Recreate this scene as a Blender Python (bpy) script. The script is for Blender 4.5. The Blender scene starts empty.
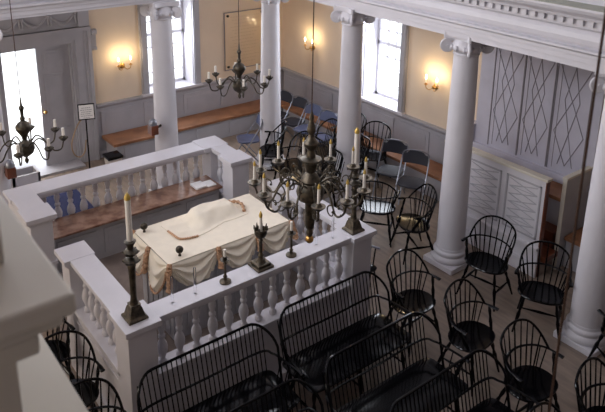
import bpy, math, random
from mathutils import Vector, Matrix
PI = math.pi
R = math.radians
random.seed(7)
sc = bpy.context.scene
col = sc.collection

# ------------------------------------------------------------------ camera
# position and angles solved from the photograph's vanishing points; the print is cropped off centre, hence the lens shift
cam_data = bpy.data.cameras.new('camera')
cam = bpy.data.objects.new('camera', cam_data)
col.objects.link(cam)
M = Matrix(((0.608455393695787, -0.2298909922766028, 0.7595605081575685),
            (0.793501902070285, 0.16213701436231057, -0.5865716665374451),
            (0.011694669441446225, 0.959615402254338, 0.28107208054678867)))
cam.matrix_world = Matrix.Translation((0, 0, 4.9)) @ M.to_4x4()
cam_data.sensor_fit = 'HORIZONTAL'
cam_data.sensor_width = 36.0
cam_data.lens = 36.0 * 680.4 / 605
cam_data.shift_x = 5.98 / 605
cam_data.shift_y = -138.66 / 605
cam_data.clip_start = 0.02
cam_data.dof.use_dof = True
cam_data.dof.focus_distance = 7.5
cam_data.dof.aperture_fstop = cam_data.lens / 8.0      # about 8 mm wide opening
sc.camera = cam

# ------------------------------------------------------------------ world, light, exposure
sc.view_settings.view_transform = 'Standard'
sc.view_settings.look = 'None'
sc.view_settings.gamma = 1
sc.view_settings.use_curve_mapping = False
sc.view_settings.exposure = 0.33
w = bpy.data.worlds.new('sky')
sc.world = w
w.use_nodes = True
w.node_tree.nodes['Background'].inputs[0].default_value = (0.86, 0.92, 1.0, 1)
w.node_tree.nodes['Background'].inputs[1].default_value = 3.2

def area(name, loc, direction, sx, sy, power, color=(1, 1, 1), spread=180):
    l = bpy.data.lights.new(name, 'AREA')
    l.shape = 'RECTANGLE'; l.size = sx; l.size_y = sy; l.energy = power; l.color = color; l.spread = R(spread)
    o = bpy.data.objects.new(name, l); col.objects.link(o)
    o.location = loc
    o.rotation_euler = Vector(direction).to_track_quat('-Z', 'Z').to_euler()
    return o
DAY = (0.86, 0.91, 1.0)
# daylight through the upper storey's windows, above the galleries
for k, x in enumerate((-9.2, -6.8, -4.4)):
    area('upper_north_daylight', (x, 7.85, 5.5), (0, -1, -0.35), 1.2, 2.0, 36, DAY)
    area('upper_south_daylight', (x, -1.6, 5.5), (0, 1, -0.35), 1.2, 2.0, 84, DAY)
for y in (0.4, 3.1, 5.8):
    area('upper_west_daylight', (-10.65, y, 5.5), (1, 0, -0.35), 1.2, 2.0, 95, DAY)
# daylight through the ground storey's windows
area('west_window_daylight', (-11.05, 5.45, 1.95), (1, 0, -0.25), 1.0, 1.8, 40, DAY)
area('door_daylight', (-11.1, 2.84, 1.1), (1, 0.0, -0.1), 0.5, 1.9, 40, (1, .95, .9))
area('north_window_daylight', (-7.95, 8.25, 1.95), (0, -1, -0.25), 0.8, 1.8, 34, DAY)
for x, p in ((-9.2, 26), (-7.0, 30), (-4.0, 10), (-1.0, 4)):
    area('south_window_daylight', (x, -1.68, 2.0), (-.15, 1, -0.05), 0.9, 1.7, p, (1.0, .9, .78))

# ------------------------------------------------------------------ materials
def mat(name, color, rough=0.5, metal=0.0, noise=0.0, scale=8.0, color2=None, bump=0.0, coat=0.0, emit=None, estr=0.0,
        wave=None, spec=0.5, stretch=(1, 1, 1)):
    m = bpy.data.materials.new(name); m.use_nodes = True
    nt = m.node_tree; b = nt.nodes['Principled BSDF']
    b.inputs['Base Color'].default_value = (*color, 1)
    b.inputs['Roughness'].default_value = rough
    b.inputs['Metallic'].default_value = metal
    b.inputs['Coat Weight'].default_value = coat
    b.inputs['Specular IOR Level'].default_value = spec
    if emit:
        b.inputs['Emission Color'].default_value = (*emit, 1); b.inputs['Emission Strength'].default_value = estr
    tc = nt.nodes.new('ShaderNodeTexCoord'); mp = nt.nodes.new('ShaderNodeMapping')
    mp.inputs['Scale'].default_value = stretch
    nt.links.new(tc.outputs['Object'], mp.inputs['Vector'])
    n = nt.nodes.new('ShaderNodeTexNoise'); n.inputs['Scale'].default_value = scale; n.inputs['Detail'].default_value = 5
    nt.links.new(mp.outputs[0], n.inputs['Vector'])
    if noise or color2:
        cr = nt.nodes.new('ShaderNodeValToRGB')
        c2 = color2 or tuple(c * (1 - noise) for c in color)
        cr.color_ramp.elements[0].color = (*c2, 1); cr.color_ramp.elements[1].color = (*color, 1)
        cr.color_ramp.elements[0].position = 0.35; cr.color_ramp.elements[1].position = 0.62
        nt.links.new(n.outputs['Fac'], cr.inputs[0]); nt.links.new(cr.outputs[0], b.inputs['Base Color'])
    if bump:
        bp = nt.nodes.new('ShaderNodeBump'); bp.inputs['Strength'].default_value = bump; bp.inputs['Distance'].default_value = 0.01
        nt.links.new(n.outputs['Fac'], bp.inputs['Height']); nt.links.new(bp.outputs[0], b.inputs['Normal'])
    return m
MT = dict(
    white=mat('white_paint', (.66, .64, .68), .45, noise=.06, scale=3),
    warmwhite=mat('cream_white_paint', (.68, .62, .56), .45, noise=.06, scale=3),
    grey=mat('grey_paint', (.43, .42, .455), .5, noise=.08, scale=4),
    greydk=mat('groove_grey_paint', (.25, .23, .255), .6),
    lav=mat('lavender_grey_paint', (.56, .545, .63), .5, noise=.08, scale=4),
    yellow=mat('yellow_plaster', (.79, .64, .49), .8, noise=.05, scale=2),
    floor=mat('brown_grey_floor', (.29, .225, .18), .6, color2=(.21, .165, .135), scale=3, stretch=(1, 5, 1)),
    pfloor=mat('platform_floor', (.24, .19, .16), .6, color2=(.17, .13, .11), scale=4),
    marble=mat('brown_marbled_seat', (.37, .22, .155), .35, color2=(.17, .075, .045), scale=9),
    wood=mat('orange_brown_wood', (.34, .155, .075), .45, color2=(.22, .095, .045), scale=4, stretch=(1, 1, 1)),
    boxwood=mat('dark_red_wood', (.16, .045, .02), .35, noise=.4, scale=6),
    black=mat('black_lacquer', (.0025, .0025, .0035), .12, spec=.17),
    cloth=mat('cream_cloth', (.92, .83, .68), .75, noise=.05, scale=12, bump=.15),
    fringe=mat('tan_fringe', (.62, .38, .23), .9, color2=(.38, .20, .11), scale=60, bump=.8),
    skirt=mat('grey_table_panel', (.42, .41, .43), .6, noise=.06),
    bronze=mat('aged_bronze', (.13, .105, .075), .42, metal=.8, color2=(.05, .045, .035), scale=25),
    dbronze=mat('dark_bronze', (.085, .07, .05), .42, metal=.7, color2=(.035, .03, .025), scale=25),
    brass=mat('brass', (.55, .32, .10), .3, metal=1.0),
    candle=mat('ivory_candle', (.86, .80, .72), .5),
    gold=mat('gold_candle_tip', (.62, .42, .10), .4, metal=.5),
    flame=mat('lit_flame_bulb', (1, .8, .4), .5, emit=(1.0, .78, .40), estr=14),
    steel=mat('grey_steel', (.26, .27, .31), .35, metal=.8),
    fold=mat('grey_enamel', (.035, .036, .048), .45, spec=.2),
    foldblue=mat('blue_grey_enamel', (.09, .11, .20), .3, spec=.5),
    blue=mat('blue_carpet', (.008, .014, .085), .9, noise=.2, scale=30),
    ledge=mat('stone_grey_paint', (.66, .615, .53), .6, noise=.04, scale=3),
    greengrey=mat('green_grey_top', (.34, .345, .29), .7),
    glassy=mat('clear_acrylic', (.97, .98, 1.0), .03, spec=.3),
    paper=mat('white_paper', (.85, .83, .82), .7),
    ink=mat('grey_ink', (.30, .29, .32), .8),
    ground=mat('pale_paving', (.75, .74, .72), .8, noise=.1, scale=2),
    tablet=mat('buff_tablet', (.70, .53, .35), .35, noise=.05, scale=3, coat=.5),
    tabline=mat('tablet_rule', (.58, .43, .29), .5),
    rodbrown=mat('brown_rod', (.07, .035, .022), .4, metal=.4),
    rope=mat('tan_rope', (.35, .24, .14), .8),
)
g = MT['glassy'].node_tree.nodes['Principled BSDF']; g.inputs['Transmission Weight'].default_value = 1; g.inputs['IOR'].default_value = 1.12
def pane_mat():
    m = bpy.data.materials.new('window_glass'); m.use_nodes = True
    nt = m.node_tree; nt.nodes.clear()
    o = nt.nodes.new('ShaderNodeOutputMaterial'); mx = nt.nodes.new('ShaderNodeMixShader')
    t = nt.nodes.new('ShaderNodeBsdfTransparent'); gl = nt.nodes.new('ShaderNodeBsdfGlossy'); gl.inputs['Roughness'].default_value = .05
    mx.inputs[0].default_value = .07
    nt.links.new(t.outputs[0], mx.inputs[1]); nt.links.new(gl.outputs[0], mx.inputs[2]); nt.links.new(mx.outputs[0], o.inputs[0])
    return m
MT['pane'] = pane_mat()

# ------------------------------------------------------------------ helpers
class MB:
    def __init__(s): s.v = []; s.f = []
    def add(s, vs, fs):
        b = len(s.v); s.v += [tuple(p) for p in vs]; s.f += [tuple(i + b for i in f) for f in fs]; return s
    def box(s, x0, x1, y0, y1, z0, z1):
        return s.add([(x, y, z) for x in (x0, x1) for y in (y0, y1) for z in (z0, z1)],
                     [(0, 1, 3, 2), (4, 6, 7, 5), (0, 4, 5, 1), (2, 3, 7, 6), (0, 2, 6, 4), (1, 5, 7, 3)])
    def prism(s, poly, z0, z1):
        n = len(poly)
        return s.add([(x, y, z0) for x, y in poly] + [(x, y, z1) for x, y in poly],
                     [tuple(range(n))[::-1], tuple(range(n, 2 * n))] + [(i, (i + 1) % n, n + (i + 1) % n, n + i) for i in range(n)])
    def xprism(s, poly, x0, x1):      # poly in (y, z)
        n = len(poly)
        return s.add([(x0, y, z) for y, z in poly] + [(x1, y, z) for y, z in poly],
                     [tuple(range(n)), tuple(range(n, 2 * n))[::-1]] + [(i, n + i, n + (i + 1) % n, (i + 1) % n) for i in range(n)])
    def yprism(s, poly, y0, y1):      # poly in (x, z)
        n = len(poly)
        return s.add([(x, y0, z) for x, z in poly] + [(x, y1, z) for x, z in poly],
                     [tuple(range(n)), tuple(range(n, 2 * n))[::-1]] + [(i, n + i, n + (i + 1) % n, (i + 1) % n) for i in range(n)])
    def lathe(s, prof, c=(0, 0, 0), n=16, axis=None):
        vs = []; fs = []
        for r, z in prof:
            for k in range(n):
                a = 2 * PI * k / n; vs.append(Vector((r * math.cos(a), r * math.sin(a), z)))
        for i in range(len(prof) - 1):
            for k in range(n):
                fs.append((i * n + k, i * n + (k + 1) % n, (i + 1) * n + (k + 1) % n, (i + 1) * n + k))
        fs.append(tuple(range(n))[::-1]); fs.append(tuple((len(prof) - 1) * n + k for k in range(n)))
        if axis is not None:
            q = Vector(axis).to_track_quat('Z', 'Y'); vs = [q @ v for v in vs]
        return s.add([v + Vector(c) for v in vs], fs)
    def tube(s, pts, r, n=6, flat=1.0):
        pts = [Vector(p) for p in pts]; m = len(pts)
        rs = r if isinstance(r, (list, tuple)) else [r] * m
        up = Vector((0, 0, 1)); vs = []; fs = []
        for i, p in enumerate(pts):
            t = (pts[min(i + 1, m - 1)] - pts[max(i - 1, 0)]).normalized()
            if i == 0:
                u = t.cross(up)
                if u.length < .01: u = t.cross(Vector((1, 0, 0)))
                u.normalize()
            else:
                u = (u - t * u.dot(t)).normalized()
            v = t.cross(u)
            for k in range(n):
                a = 2 * PI * k / n
                vs.append(p + (u * math.cos(a) + v * math.sin(a) * flat) * rs[i])
        for i in range(m - 1):
            for k in range(n):
                fs.append((i * n + k, i * n + (k + 1) % n, (i + 1) * n + (k + 1) % n, (i + 1) * n + k))
        fs.append(tuple(range(n))[::-1]); fs.append(tuple((m - 1) * n + k for k in range(n)))
        return s.add(vs, fs)
    def ball(s, c, r, n=12, sz=1.0):
        k = 8
        return s.lathe([(max(r * math.sin(PI * i / k), .0005), -r * sz * math.cos(PI * i / k)) for i in range(k + 1)], c, n)
    def build(s, name, m, parent=None, smooth=False, bevel=0.0, world=True):
        me = bpy.data.meshes.new(name)
        off = Vector((0, 0, 0))
        if parent is not None and world:
            p = parent
            while p is not None: off += p.location; p = p.parent
        me.from_pydata([tuple(Vector(v) - off) for v in s.v], [], s.f)
        me.materials.append(MT[m])
        import bmesh
        bm = bmesh.new(); bm.from_mesh(me); bmesh.ops.recalc_face_normals(bm, faces=bm.faces); bm.to_mesh(me); bm.free()
        if smooth:
            me.shade_smooth()
            if hasattr(me, 'set_sharp_from_angle'): me.set_sharp_from_angle(angle=R(42))
        o = bpy.data.objects.new(name, me); col.objects.link(o)
        if parent is not None: o.parent = parent
        if bevel:
            b = o.modifiers.new('bevel', 'BEVEL'); b.width = bevel; b.segments = 2; b.limit_method = 'ANGLE'
        return o

def tag(o, label=None, cat=None, group=None, kind=None):
    if label: o['label'] = label
    if cat: o['category'] = cat
    if group: o['group'] = group
    if kind: o['kind'] = kind
    return o
def thing(name, loc, label, cat, group=None, rz=0):
    o = bpy.data.objects.new(name, None); col.objects.link(o)
    o.empty_display_size = .1; o.location = loc; o.rotation_euler = (0, 0, rz)
    return tag(o, label, cat, group)
def struct(mb, name, m, **k):
    return tag(mb.build(name, m, **k), kind='structure')
def kids(o): return [c for c in bpy.data.objects if c.parent == o]
def copy_tree(o, parent=None, tree=None):
    if tree is None:
        tree = {}
        for c in bpy.data.objects:
            if c.parent: tree.setdefault(c.parent.name, []).append(c)
    c = o.copy(); col.objects.link(c); c.parent = parent
    for ch in tree.get(o.name, []): copy_tree(ch, c, tree)
    return c
def place(proto, loc, rz, label, group, first=[]):
    if proto.name in first: o = copy_tree(proto)
    else: o = proto; first.append(proto.name)
    o.location = loc; o.rotation_euler = (0, 0, rz); o['label'] = label
    if group: o['group'] = group
    return o
def cr(pts, n=6):                      # Catmull-Rom through points
    P = [Vector(p) for p in pts]; P = [P[0] * 2 - P[1]] + P + [P[-1] * 2 - P[-2]]; out = []
    for i in range(1, len(P) - 2):
        for k in range(n):
            t = k / n; a, b, c, d = P[i - 1:i + 3]
            out.append(.5 * ((2 * b) + (c - a) * t + (2 * a - 5 * b + 4 * c - d) * t * t + (3 * b - a - 3 * c + d) * t ** 3))
    out.append(P[-2]); return out

XW, YN, YS, XE = -10.8, 7.99, -1.75, 3.2
CY = 3.12                               # the room's long axis
ROWN, ROWS, ROWX = 6.37, -.13, -8.78    # centre lines of the column rows

# ------------------------------------------------------------------ floor, walls, ceiling
struct(MB().box(XW - .5, XE + .3, YS - .5, YN + .5, -.15, 0), 'floor', 'floor')
tag(MB().box(-26, XW - .5, -12, 16, -.45, -.3).build('paving', 'ground'), 'pale paving outside beyond the open doorway', 'ground', kind='structure')
TOP = 7.0
DZ = 2.12; DY0, DY1 = 2.55, 3.66        # doorway
WY0, WY1, WZ0, WZ1 = 4.99, 5.91, .99, 2.95
NX0, NX1 = -8.40, -7.50
ww = MB()
T = .42
ww.box(XW - T, XW, YS - T, DY0, 0, TOP).box(XW - T, XW, DY0, DY1, DZ, TOP).box(XW - T, XW, DY1, WY0, 0, TOP)
ww.box(XW - T, XW, WY0, WY1, 0, WZ0).box(XW - T, XW, WY0, WY1, WZ1, TOP).box(XW - T, XW, WY1, YN + T, 0, TOP)
struct(ww, 'wall_west', 'yellow')
wn = MB()
wn.box(XW, NX0, YN, YN + T, 0, TOP).box(NX0, NX1, YN, YN + T, 0, WZ0).box(NX0, NX1, YN, YN + T, WZ1, TOP).box(NX1, XE + T, YN, YN + T, 0, TOP)
struct(wn, 'wall_north', 'yellow')
struct(MB().box(XW, XE + T, YS - T, YS, 0, TOP), 'wall_south', 'yellow')
struct(MB().box(XE, XE + T, YS, YN, 0, TOP), 'wall_east', 'greydk')
struct(MB().box(XW - T, XE + T, YS - T, YN + T, TOP, TOP + .15), 'ceiling', 'white')
# gallery floor over the aisles
gf = MB()
gf.box(XW, XE, ROWN + .1, YN, 3.06, 3.6).box(XW, ROWX - .1, ROWS, ROWN + .1, 3.06, 3.6).box(XW, XE, YS, ROWS - .1, 3.06, 3.6)
struct(gf, 'ceiling', 'white')

# wainscot panelling (dado) with raised panels, chair rail and baseboard
def wainscot_y(x, y0, y1, n, name):     # on the west wall, facing +X
    m = MB().box(x, x + .03, y0, y1, 0, .93)
    m.yprism([(x, .90), (x + .035, .90), (x + .075, .945), (x + .075, .98), (x, .98)], y0, y1)
    m.yprism([(x, 0), (x + .06, 0), (x + .06, .12), (x + .03, .15), (x, .15)], y0, y1)
    wd = (y1 - y0) / n
    for i in range(n):
        a, b = y0 + i * wd + .07, y0 + (i + 1) * wd - .07
        for q, (e, h) in enumerate(((0, .045), (.03, .035), (.07, .05))):
            m.box(x + .02, x + h, a + e, b - e, .45 + e, .84 - e)
    return struct(m, name, 'grey')
def wainscot_x(y, x0, x1, n, name):     # on the north wall, facing -Y
    m = MB().box(x0, x1, y - .03, y, 0, .93)
    m.xprism([(y, .90), (y - .035, .90), (y - .075, .945), (y - .075, .98), (y, .98)], x0, x1)
    m.xprism([(y, 0), (y - .06, 0), (y - .06, .12), (y - .03, .15), (y, .15)], x0, x1)
    wd = (x1 - x0) / n
    for i in range(n):
        a, b = x0 + i * wd + .07, x0 + (i + 1) * wd - .07
        for e, h in ((0, .045), (.03, .035), (.07, .05)):
            m.box(a + e, b - e, y - h, y - .02, .45 + e, .84 - e)
    return struct(m, name, 'grey')
wainscot_y(XW, 4.0, YN, 5, 'trim_1')
wainscot_y(XW, YS, 2.2, 5, 'trim_2')
wainscot_x(YN, XW + .08, -5.9, 6, 'trim_3')
wainscot_x(YN, -4.05, XE, 6, 'trim_4')

# windows: splayed grey casing, white reveals and sill, sashes with glazing bars
def window(name, idx, axis, a0, a1, wall):
    # axis 'y': window in the west wall spanning y a0..a1 ; axis 'x': in the north wall
    def bx(m, u0, u1, d0, d1, z0, z1):   # d = depth outward from the room face
        if axis == 'y': return m.box(wall - d1, wall - d0, u0, u1, z0, z1)
        return m.box(u0, u1, wall + d0, wall + d1, z0, z1)
    c = MB()
    for u0, u1 in ((a0 - .13, a0), (a1, a1 + .13)):
        bx(c, u0, u1, -.05, .0, WZ0 - .05, WZ1 + .13); bx(c, u0 + .02, u1 - .02, -.065, 0, WZ0 - .05, WZ1 + .13)
    bx(c, a0 - .13, a1 + .13, -.05, 0, WZ1, WZ1 + .13)
    struct(c, 'trim_%d' % (10 + idx), 'grey')
    r = MB()
    bx(r, a0, a0 + .012, 0, .3, WZ0, WZ1); bx(r, a1 - .012, a1, 0, .3, WZ0, WZ1); bx(r, a0, a1, 0, .3, WZ1 - .012, WZ1)
    bx(r, a0 - .15, a1 + .15, -.09, .32, WZ0 - .03, WZ0 + .012)
    struct(r, 'trim_%d' % (12 + idx), 'white')
    f = MB()
    bx(f, a0 + .01, a0 + .06, .30, .36, WZ0, WZ1); bx(f, a1 - .06, a1 - .01, .30, .36, WZ0, WZ1)
    bx(f, a0, a1, .30, .36, WZ0, WZ0 + .06); bx(f, a0, a1, .30, .36, WZ1 - .06, WZ1)
    zm = (WZ0 + WZ1) / 2
    bx(f, a0, a1, .30, .37, zm - .025, zm + .025)
    for k in (1, 2, 3):
        u = a0 + .05 + (a1 - a0 - .1) * k / 4
        bx(f, u - .008, u + .008, .315, .345, WZ0, WZ1)
    for k in range(1, 8):
        z = WZ0 + .03 + (WZ1 - WZ0 - .06) * k / 8
        bx(f, a0, a1, .315, .345, z - .008, z + .008)
    fo = struct(f, 'window_%d' % idx, 'white')
    g = MB(); bx(g, a0 + .02, a1 - .02, .327, .331, WZ0 + .02, WZ1 - .02)
    g.build('pane', 'pane', fo)
window('w', 1, 'y', WY0, WY1, XW)
window('n', 2, 'x', NX0, NX1, YN)

# doorway: reveals, closed right leaf, open left leaf folded back outside, moulded surround with swag frieze
struct(MB().box(XW - T, XW, DY0, DY0 + .02, 0, DZ).box(XW - T, XW, DY1 - .02, DY1, 0, DZ).box(XW - T, XW, DY0, DY1, DZ - .02, DZ)
       .box(XW - T, XW + .25, DY0, DY1, -.02, .035), 'trim_20', 'grey')
def leaf(name, y0, y1, x):
    m = MB().box(x - .05, x, y0, y1, .04, DZ - .02)
    fo = struct(m, name, 'grey')
    p = MB()
    for z0, z1 in ((.15, .66), (.78, 1.62), (1.72, 2.02)):
        for e, h in ((0, .012), (.02, .004), (.05, .02)):
            p.box(x - .01, x + h, y0 + .09 + e, y1 - .09 - e, z0 + e, z1 - e)
    p.build('raised_panel', 'grey', fo)
    return fo
d1 = leaf('door_1', 3.12, DY1 - .02, XW - .08)
MB().ball((XW - .03, 3.17, 1.0), .03).build('handle', 'brass', d1, smooth=True)
d2 = leaf('door_2', 0, .54, 0)
d2.location = (XW - T, DY0 + .02, 0); d2.rotation_euler = (0, 0, R(95))
c = MB()
for y0, y1 in ((DY1, DY1 + .31), (DY0 - .31, DY0)):
    for k, (e, h) in enumerate(((0, .05), (.05, .075), (.12, .05), (.2, .09), (.25, .11))):
        s = e if y0 == DY1 else 0; t_ = 0 if y0 == DY1 else e
        c.box(XW, XW + h, y0 + s, y1 - t_, 0, 2.37)
for z0, z1, h in ((DZ, 2.37, .05), (2.17, 2.37, .075), (2.24, 2.30, .05), (2.31, 2.37, .11)):
    c.box(XW, XW + h + .003, DY0 - .312, DY1 + .312, z0, z1 + .002)
c.box(XW, XW + .04, DY0 - .31, DY1 + .31, 2.365, 2.66)
c.yprism([(XW, 2.66), (XW + .06, 2.66), (XW + .12, 2.72), (XW + .2, 2.74), (XW + .24, 2.82), (XW, 2.82)], DY0 - .42, DY1 + .42)
c.box(XW, XW + .10, DY1 + .12, DY1 + .30, 2.38, 2.66).box(XW, XW + .10, DY0 - .30, DY0 - .12, 2.38, 2.66)
# scroll bracket beside the surround
c.box(XW, XW + .06, DY1 + .33, DY1 + .41, 1.95, 2.3).lathe([(.05, 0), (.05, .09)], (XW + .06, DY1 + .325, 2.26), 12, (0, 1, 0)).lathe([(.03, 0), (.03, .09)], (XW + .05, DY1 + .325, 1.97), 12, (0, 1, 0))
struct(c, 'trim_21', 'grey')
s = MB()
for k in range(3):                       # carved swags
    y0 = DY0 - .08 + k * .44; y1 = y0 + .40
    pts = [(XW + .055, y0 + (y1 - y0) * t / 10, 2.60 - .15 * math.sin(PI * t / 10)) for t in range(11)]
    s.tube(pts, [.014 + .016 * math.sin(PI * t / 10) for t in range(11)], 8)
    for q in (y0, y1):
        s.ball((XW + .06, q, 2.60), .03); s.tube([(XW + .06, q, 2.60), (XW + .06, q + .01, 2.45)], [.022, .012], 6)
struct(s, 'trim_22', 'grey', smooth=True)

# ------------------------------------------------------------------ entablature and gallery front
# profile as (outward distance, height); outward = towards the nave
EP = [(-.20, 3.03), (.19, 3.03), (.19, 3.09), (.205, 3.095), (.205, 3.15), (.22, 3.155), (.22, 3.19), (.26, 3.215), (.26, 3.235), (.20, 3.245),
      (.225, 3.28), (.235, 3.33), (.225, 3.38), (.20, 3.42), (.235, 3.43), (.25, 3.45), (.25, 3.53), (.33, 3.54), (.345, 3.57), (.40, 3.61), (.42, 3.645), (.42, 3.665), (-.20, 3.665)]
def ent(side):
    m = MB(); n = MB(); t = MB(); d = MB(); x0, x1 = ROWX, XE
    if side == 'n':
        m.xprism([(ROWN - o, z) for o, z in EP], x0 + .1, x1)
        t.box(x0 + .35, x1, ROWN - .415, ROWN - .17, 3.665, 3.672)
        n.box(x0 + .1, x1, ROWN - .17, ROWN + .12, 3.665, 3.80); n.box(x0, x1, ROWN - .12, ROWN + .12, 3.8, 4.1).box(x0, x1, ROWN - .17, ROWN + .17, 4.1, 4.18)
        x = x0 + .5
        while x < x1: d.box(x, x + .062, ROWN - .285, ROWN - .245, 3.475, 3.53); x += .105
    if side == 's':
        m.xprism([(ROWS + .13 + o, z) for o, z in EP], x0 + .1, x1)
        x = x0 + .5
        while x < x1: d.box(x, x + .055, ROWS + .375, ROWS + .43, 3.455, 3.525); x += .105
    if side == 'w':
        m.yprism([(ROWX - .10 + o, max(z, 3.06)) for o, z in EP], ROWS - .1, ROWN + .1)
        t.box(ROWX + .17, ROWX + .415, ROWS + .3, ROWN - .3, 3.665, 3.672)
        n.box(ROWX - .12, ROWX + .17, ROWS, ROWN, 3.665, 3.80); n.box(ROWX - .12, ROWX + .12, ROWS, ROWN, 3.8, 4.1).box(ROWX - .17, ROWX + .17, ROWS, ROWN, 4.1, 4.18)
        y = ROWS + .5
        while y < ROWN - .4: d.box(ROWX + .145, ROWX + .19, y, y + .062, 3.475, 3.53); y += .105
    k = 'nws'.index(side)
    struct(m, 'trim_%d' % (30 + k), 'white' if side != 's' else 'ledge')
    struct(d, 'trim_%d' % (34 + k), 'white')
    if t.v: struct(t, 'trim_%d' % (38 + k), 'greengrey')
    if n.v: struct(n, 'trim_%d' % (42 + k), 'white')
for sd in 'nws': ent(sd)
# near gallery parapet, just below and left of the viewer
near = thing('gallery_parapet', (-1.3, .1, 3.665), 'out-of-focus grey gallery parapet with broad cap in the near left corner', 'parapet')
MB().box(-1.95, -1.05, -.15, .22, 3.665, 4.10).build('pier', 'ledge', near, bevel=.004)
MB().box(-2.05, -1.02, -.25, .32, 4.16, 4.2).box(-2.03, -1.035, -.23, .30, 4.135, 4.16).box(-2.0, -1.045, -.2, .26, 4.09, 4.135).build('cap', 'ledge', near, bevel=.008)
MB().box(-1.75, -1.19, -.2, .25, 4.2, 4.30).build('plinth_block', 'ledge', near, bevel=.004)
MB().box(-1.05, 2.5, -.02, .225, 3.90, 3.94).build('hand_rail', 'ledge', near, bevel=.006)
MB().box(-1.05, 2.5, .04, .16, 3.665, 3.90).build('panel', 'ledge', near)

# ------------------------------------------------------------------ columns
def make_column():
    o = thing('column', (0, 0, 0), 'column', 'column', 'nave columns')
    MB().box(-.235, .235, -.235, .235, 0, .07).build('plinth', 'white', o, bevel=.006, world=False)
    MB().lathe([(.225, .07), (.235, .09), (.235, .12), (.22, .145), (.20, .155), (.20, .17), (.212, .185), (.212, .205), (.20, .222), (.19, .23), (.186, .26)], n=32).build('base', 'white', o, smooth=True, world=False)
    pr = []
    for i in range(13):
        t = i / 12; pr.append((.180 - .034 * t ** 1.4, .26 + (2.80 - .26) * t))
    pr += [(.156, 2.805), (.158, 2.82), (.148, 2.83)]
    MB().lathe(pr, n=36).build('shaft', 'white', o, smooth=True, world=False)
    cp = MB().lathe([(.15, 2.83), (.158, 2.85), (.185, 2.88), (.188, 2.905), (.175, 2.93), (.15, 3.0)], n=28)
    for k in range(12):
        a = 2 * PI * k / 12; cp.ball((.188 * math.cos(a), .188 * math.sin(a), 2.895), .026, 6, 1.3)
    cp.build('echinus', 'white', o, smooth=True, world=False)
    ab = []
    for q in range(4):
        for t in range(-4, 5):
            h = .205 - .05 * (1 - (t / 4) ** 2); u = .185 * t / 4
            x, y = h, u
            for _ in range(q): x, y = -y, x
            ab.append((x, y))
    MB().prism(ab, 2.995, 3.065).build('abacus', 'white', o, bevel=.006, world=False)
    for q in range(4):
        a = PI / 4 + q * PI / 2
        d = Vector((math.cos(a), math.sin(a), 0)); side = Vector((-d.y, d.x, 0))
        v = MB(); pts = []; rs = []
        for i in range(34):
            th = i / 33 * 2.2 * 2 * PI; rr = .082 * (1 - .82 * i / 33)
            c0 = d * .225 + Vector((0, 0, 2.90))
            pts.append(c0 - d * rr * math.sin(-th) * 1 + Vector((0, 0, rr * math.cos(th)))); rs.append(.019 * (1 - .5 * i / 33))
        pre = [d * .13 + Vector((0, 0, 2.97)), d * .17 + Vector((0, 0, 2.975))]
        v.tube(pre + pts, [.018, .019] + rs, 8)
        v.lathe([(.07, -.016), (.07, .016)], d * .225 + Vector((0, 0, 2.90)), 14, side)
        v.lathe([(.018, -.034), (.018, .034)], d * .225 + Vector((0, 0, 2.90)), 10, side)
        v.build('volute', 'white', o, smooth=True, world=False)
    return o
colp = make_column()
for x, y, lb in ((-8.84, 6.28, 'white column at the far corner with folding chairs beside its base'),
                 (-6.92, 6.33, 'white column between the central chandelier and the right window'),
                 (-4.95, ROWN, 'white column standing in front of the pale panelled bench enclosure'),
                 (-3.05, ROWN, 'rightmost white column, cut by the right edge of the picture'),
                 (ROWX, 4.31, 'white column in front of the far left window with small wooden box'),
                 (ROWX, 1.86, 'leftmost white column, mostly cut off beside the open door')):
    place(colp, (x, y, 0), 0, lb, 'nave columns')

# ------------------------------------------------------------------ panelled bay on the north wall with diamond tracery
pb = MB().box(-5.85, -4.0, YN - .10, YN, 0, 3.06)
bays = [(-5.59, -5.15), (-5.10, -4.68), (-4.62, -4.16)]
struct(pb, 'trim_50', 'lav')
tr = MB()
for a, b in bays:
    y = YN - .10
    for u in (a - .02, b + .02): tr.box(u - .006, u + .006, y - .012, y, 1.05, 3.03)
    cx = (a + b) / 2; hw = (b - a) / 2 - .02
    for (z0, z1) in ((1.15, 2.05), (2.05, 2.95)):
        zc = (z0 + z1) / 2; hz = (z1 - z0) / 2
        for sx in (-1, 1):
            for seg in (((0, z0), (sx * hw, zc)), ((sx * hw, zc), (0, z1)),
                        ((sx * hw * .5, z0 - .0), (0, zc)), ((0, zc), (sx * hw * .5, z1))):
                (u0, q0), (u1, q1) = seg
                tr.tube([(cx + u0, y - .003, q0), (cx + u1, y - .003, q1)], .0055, 4)
    tr.box(a + .045, a + .050, y - .006, y, 1.08, 3.0)
struct(tr, 'trim_51', 'greydk')
struct(MB().box(-5.95, -5.85, YN - .16, YN, 0, 1.30).box(-5.85, -4.0, YN - .16, YN - .1, .95, 1.03), 'trim_52', 'lav')

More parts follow.
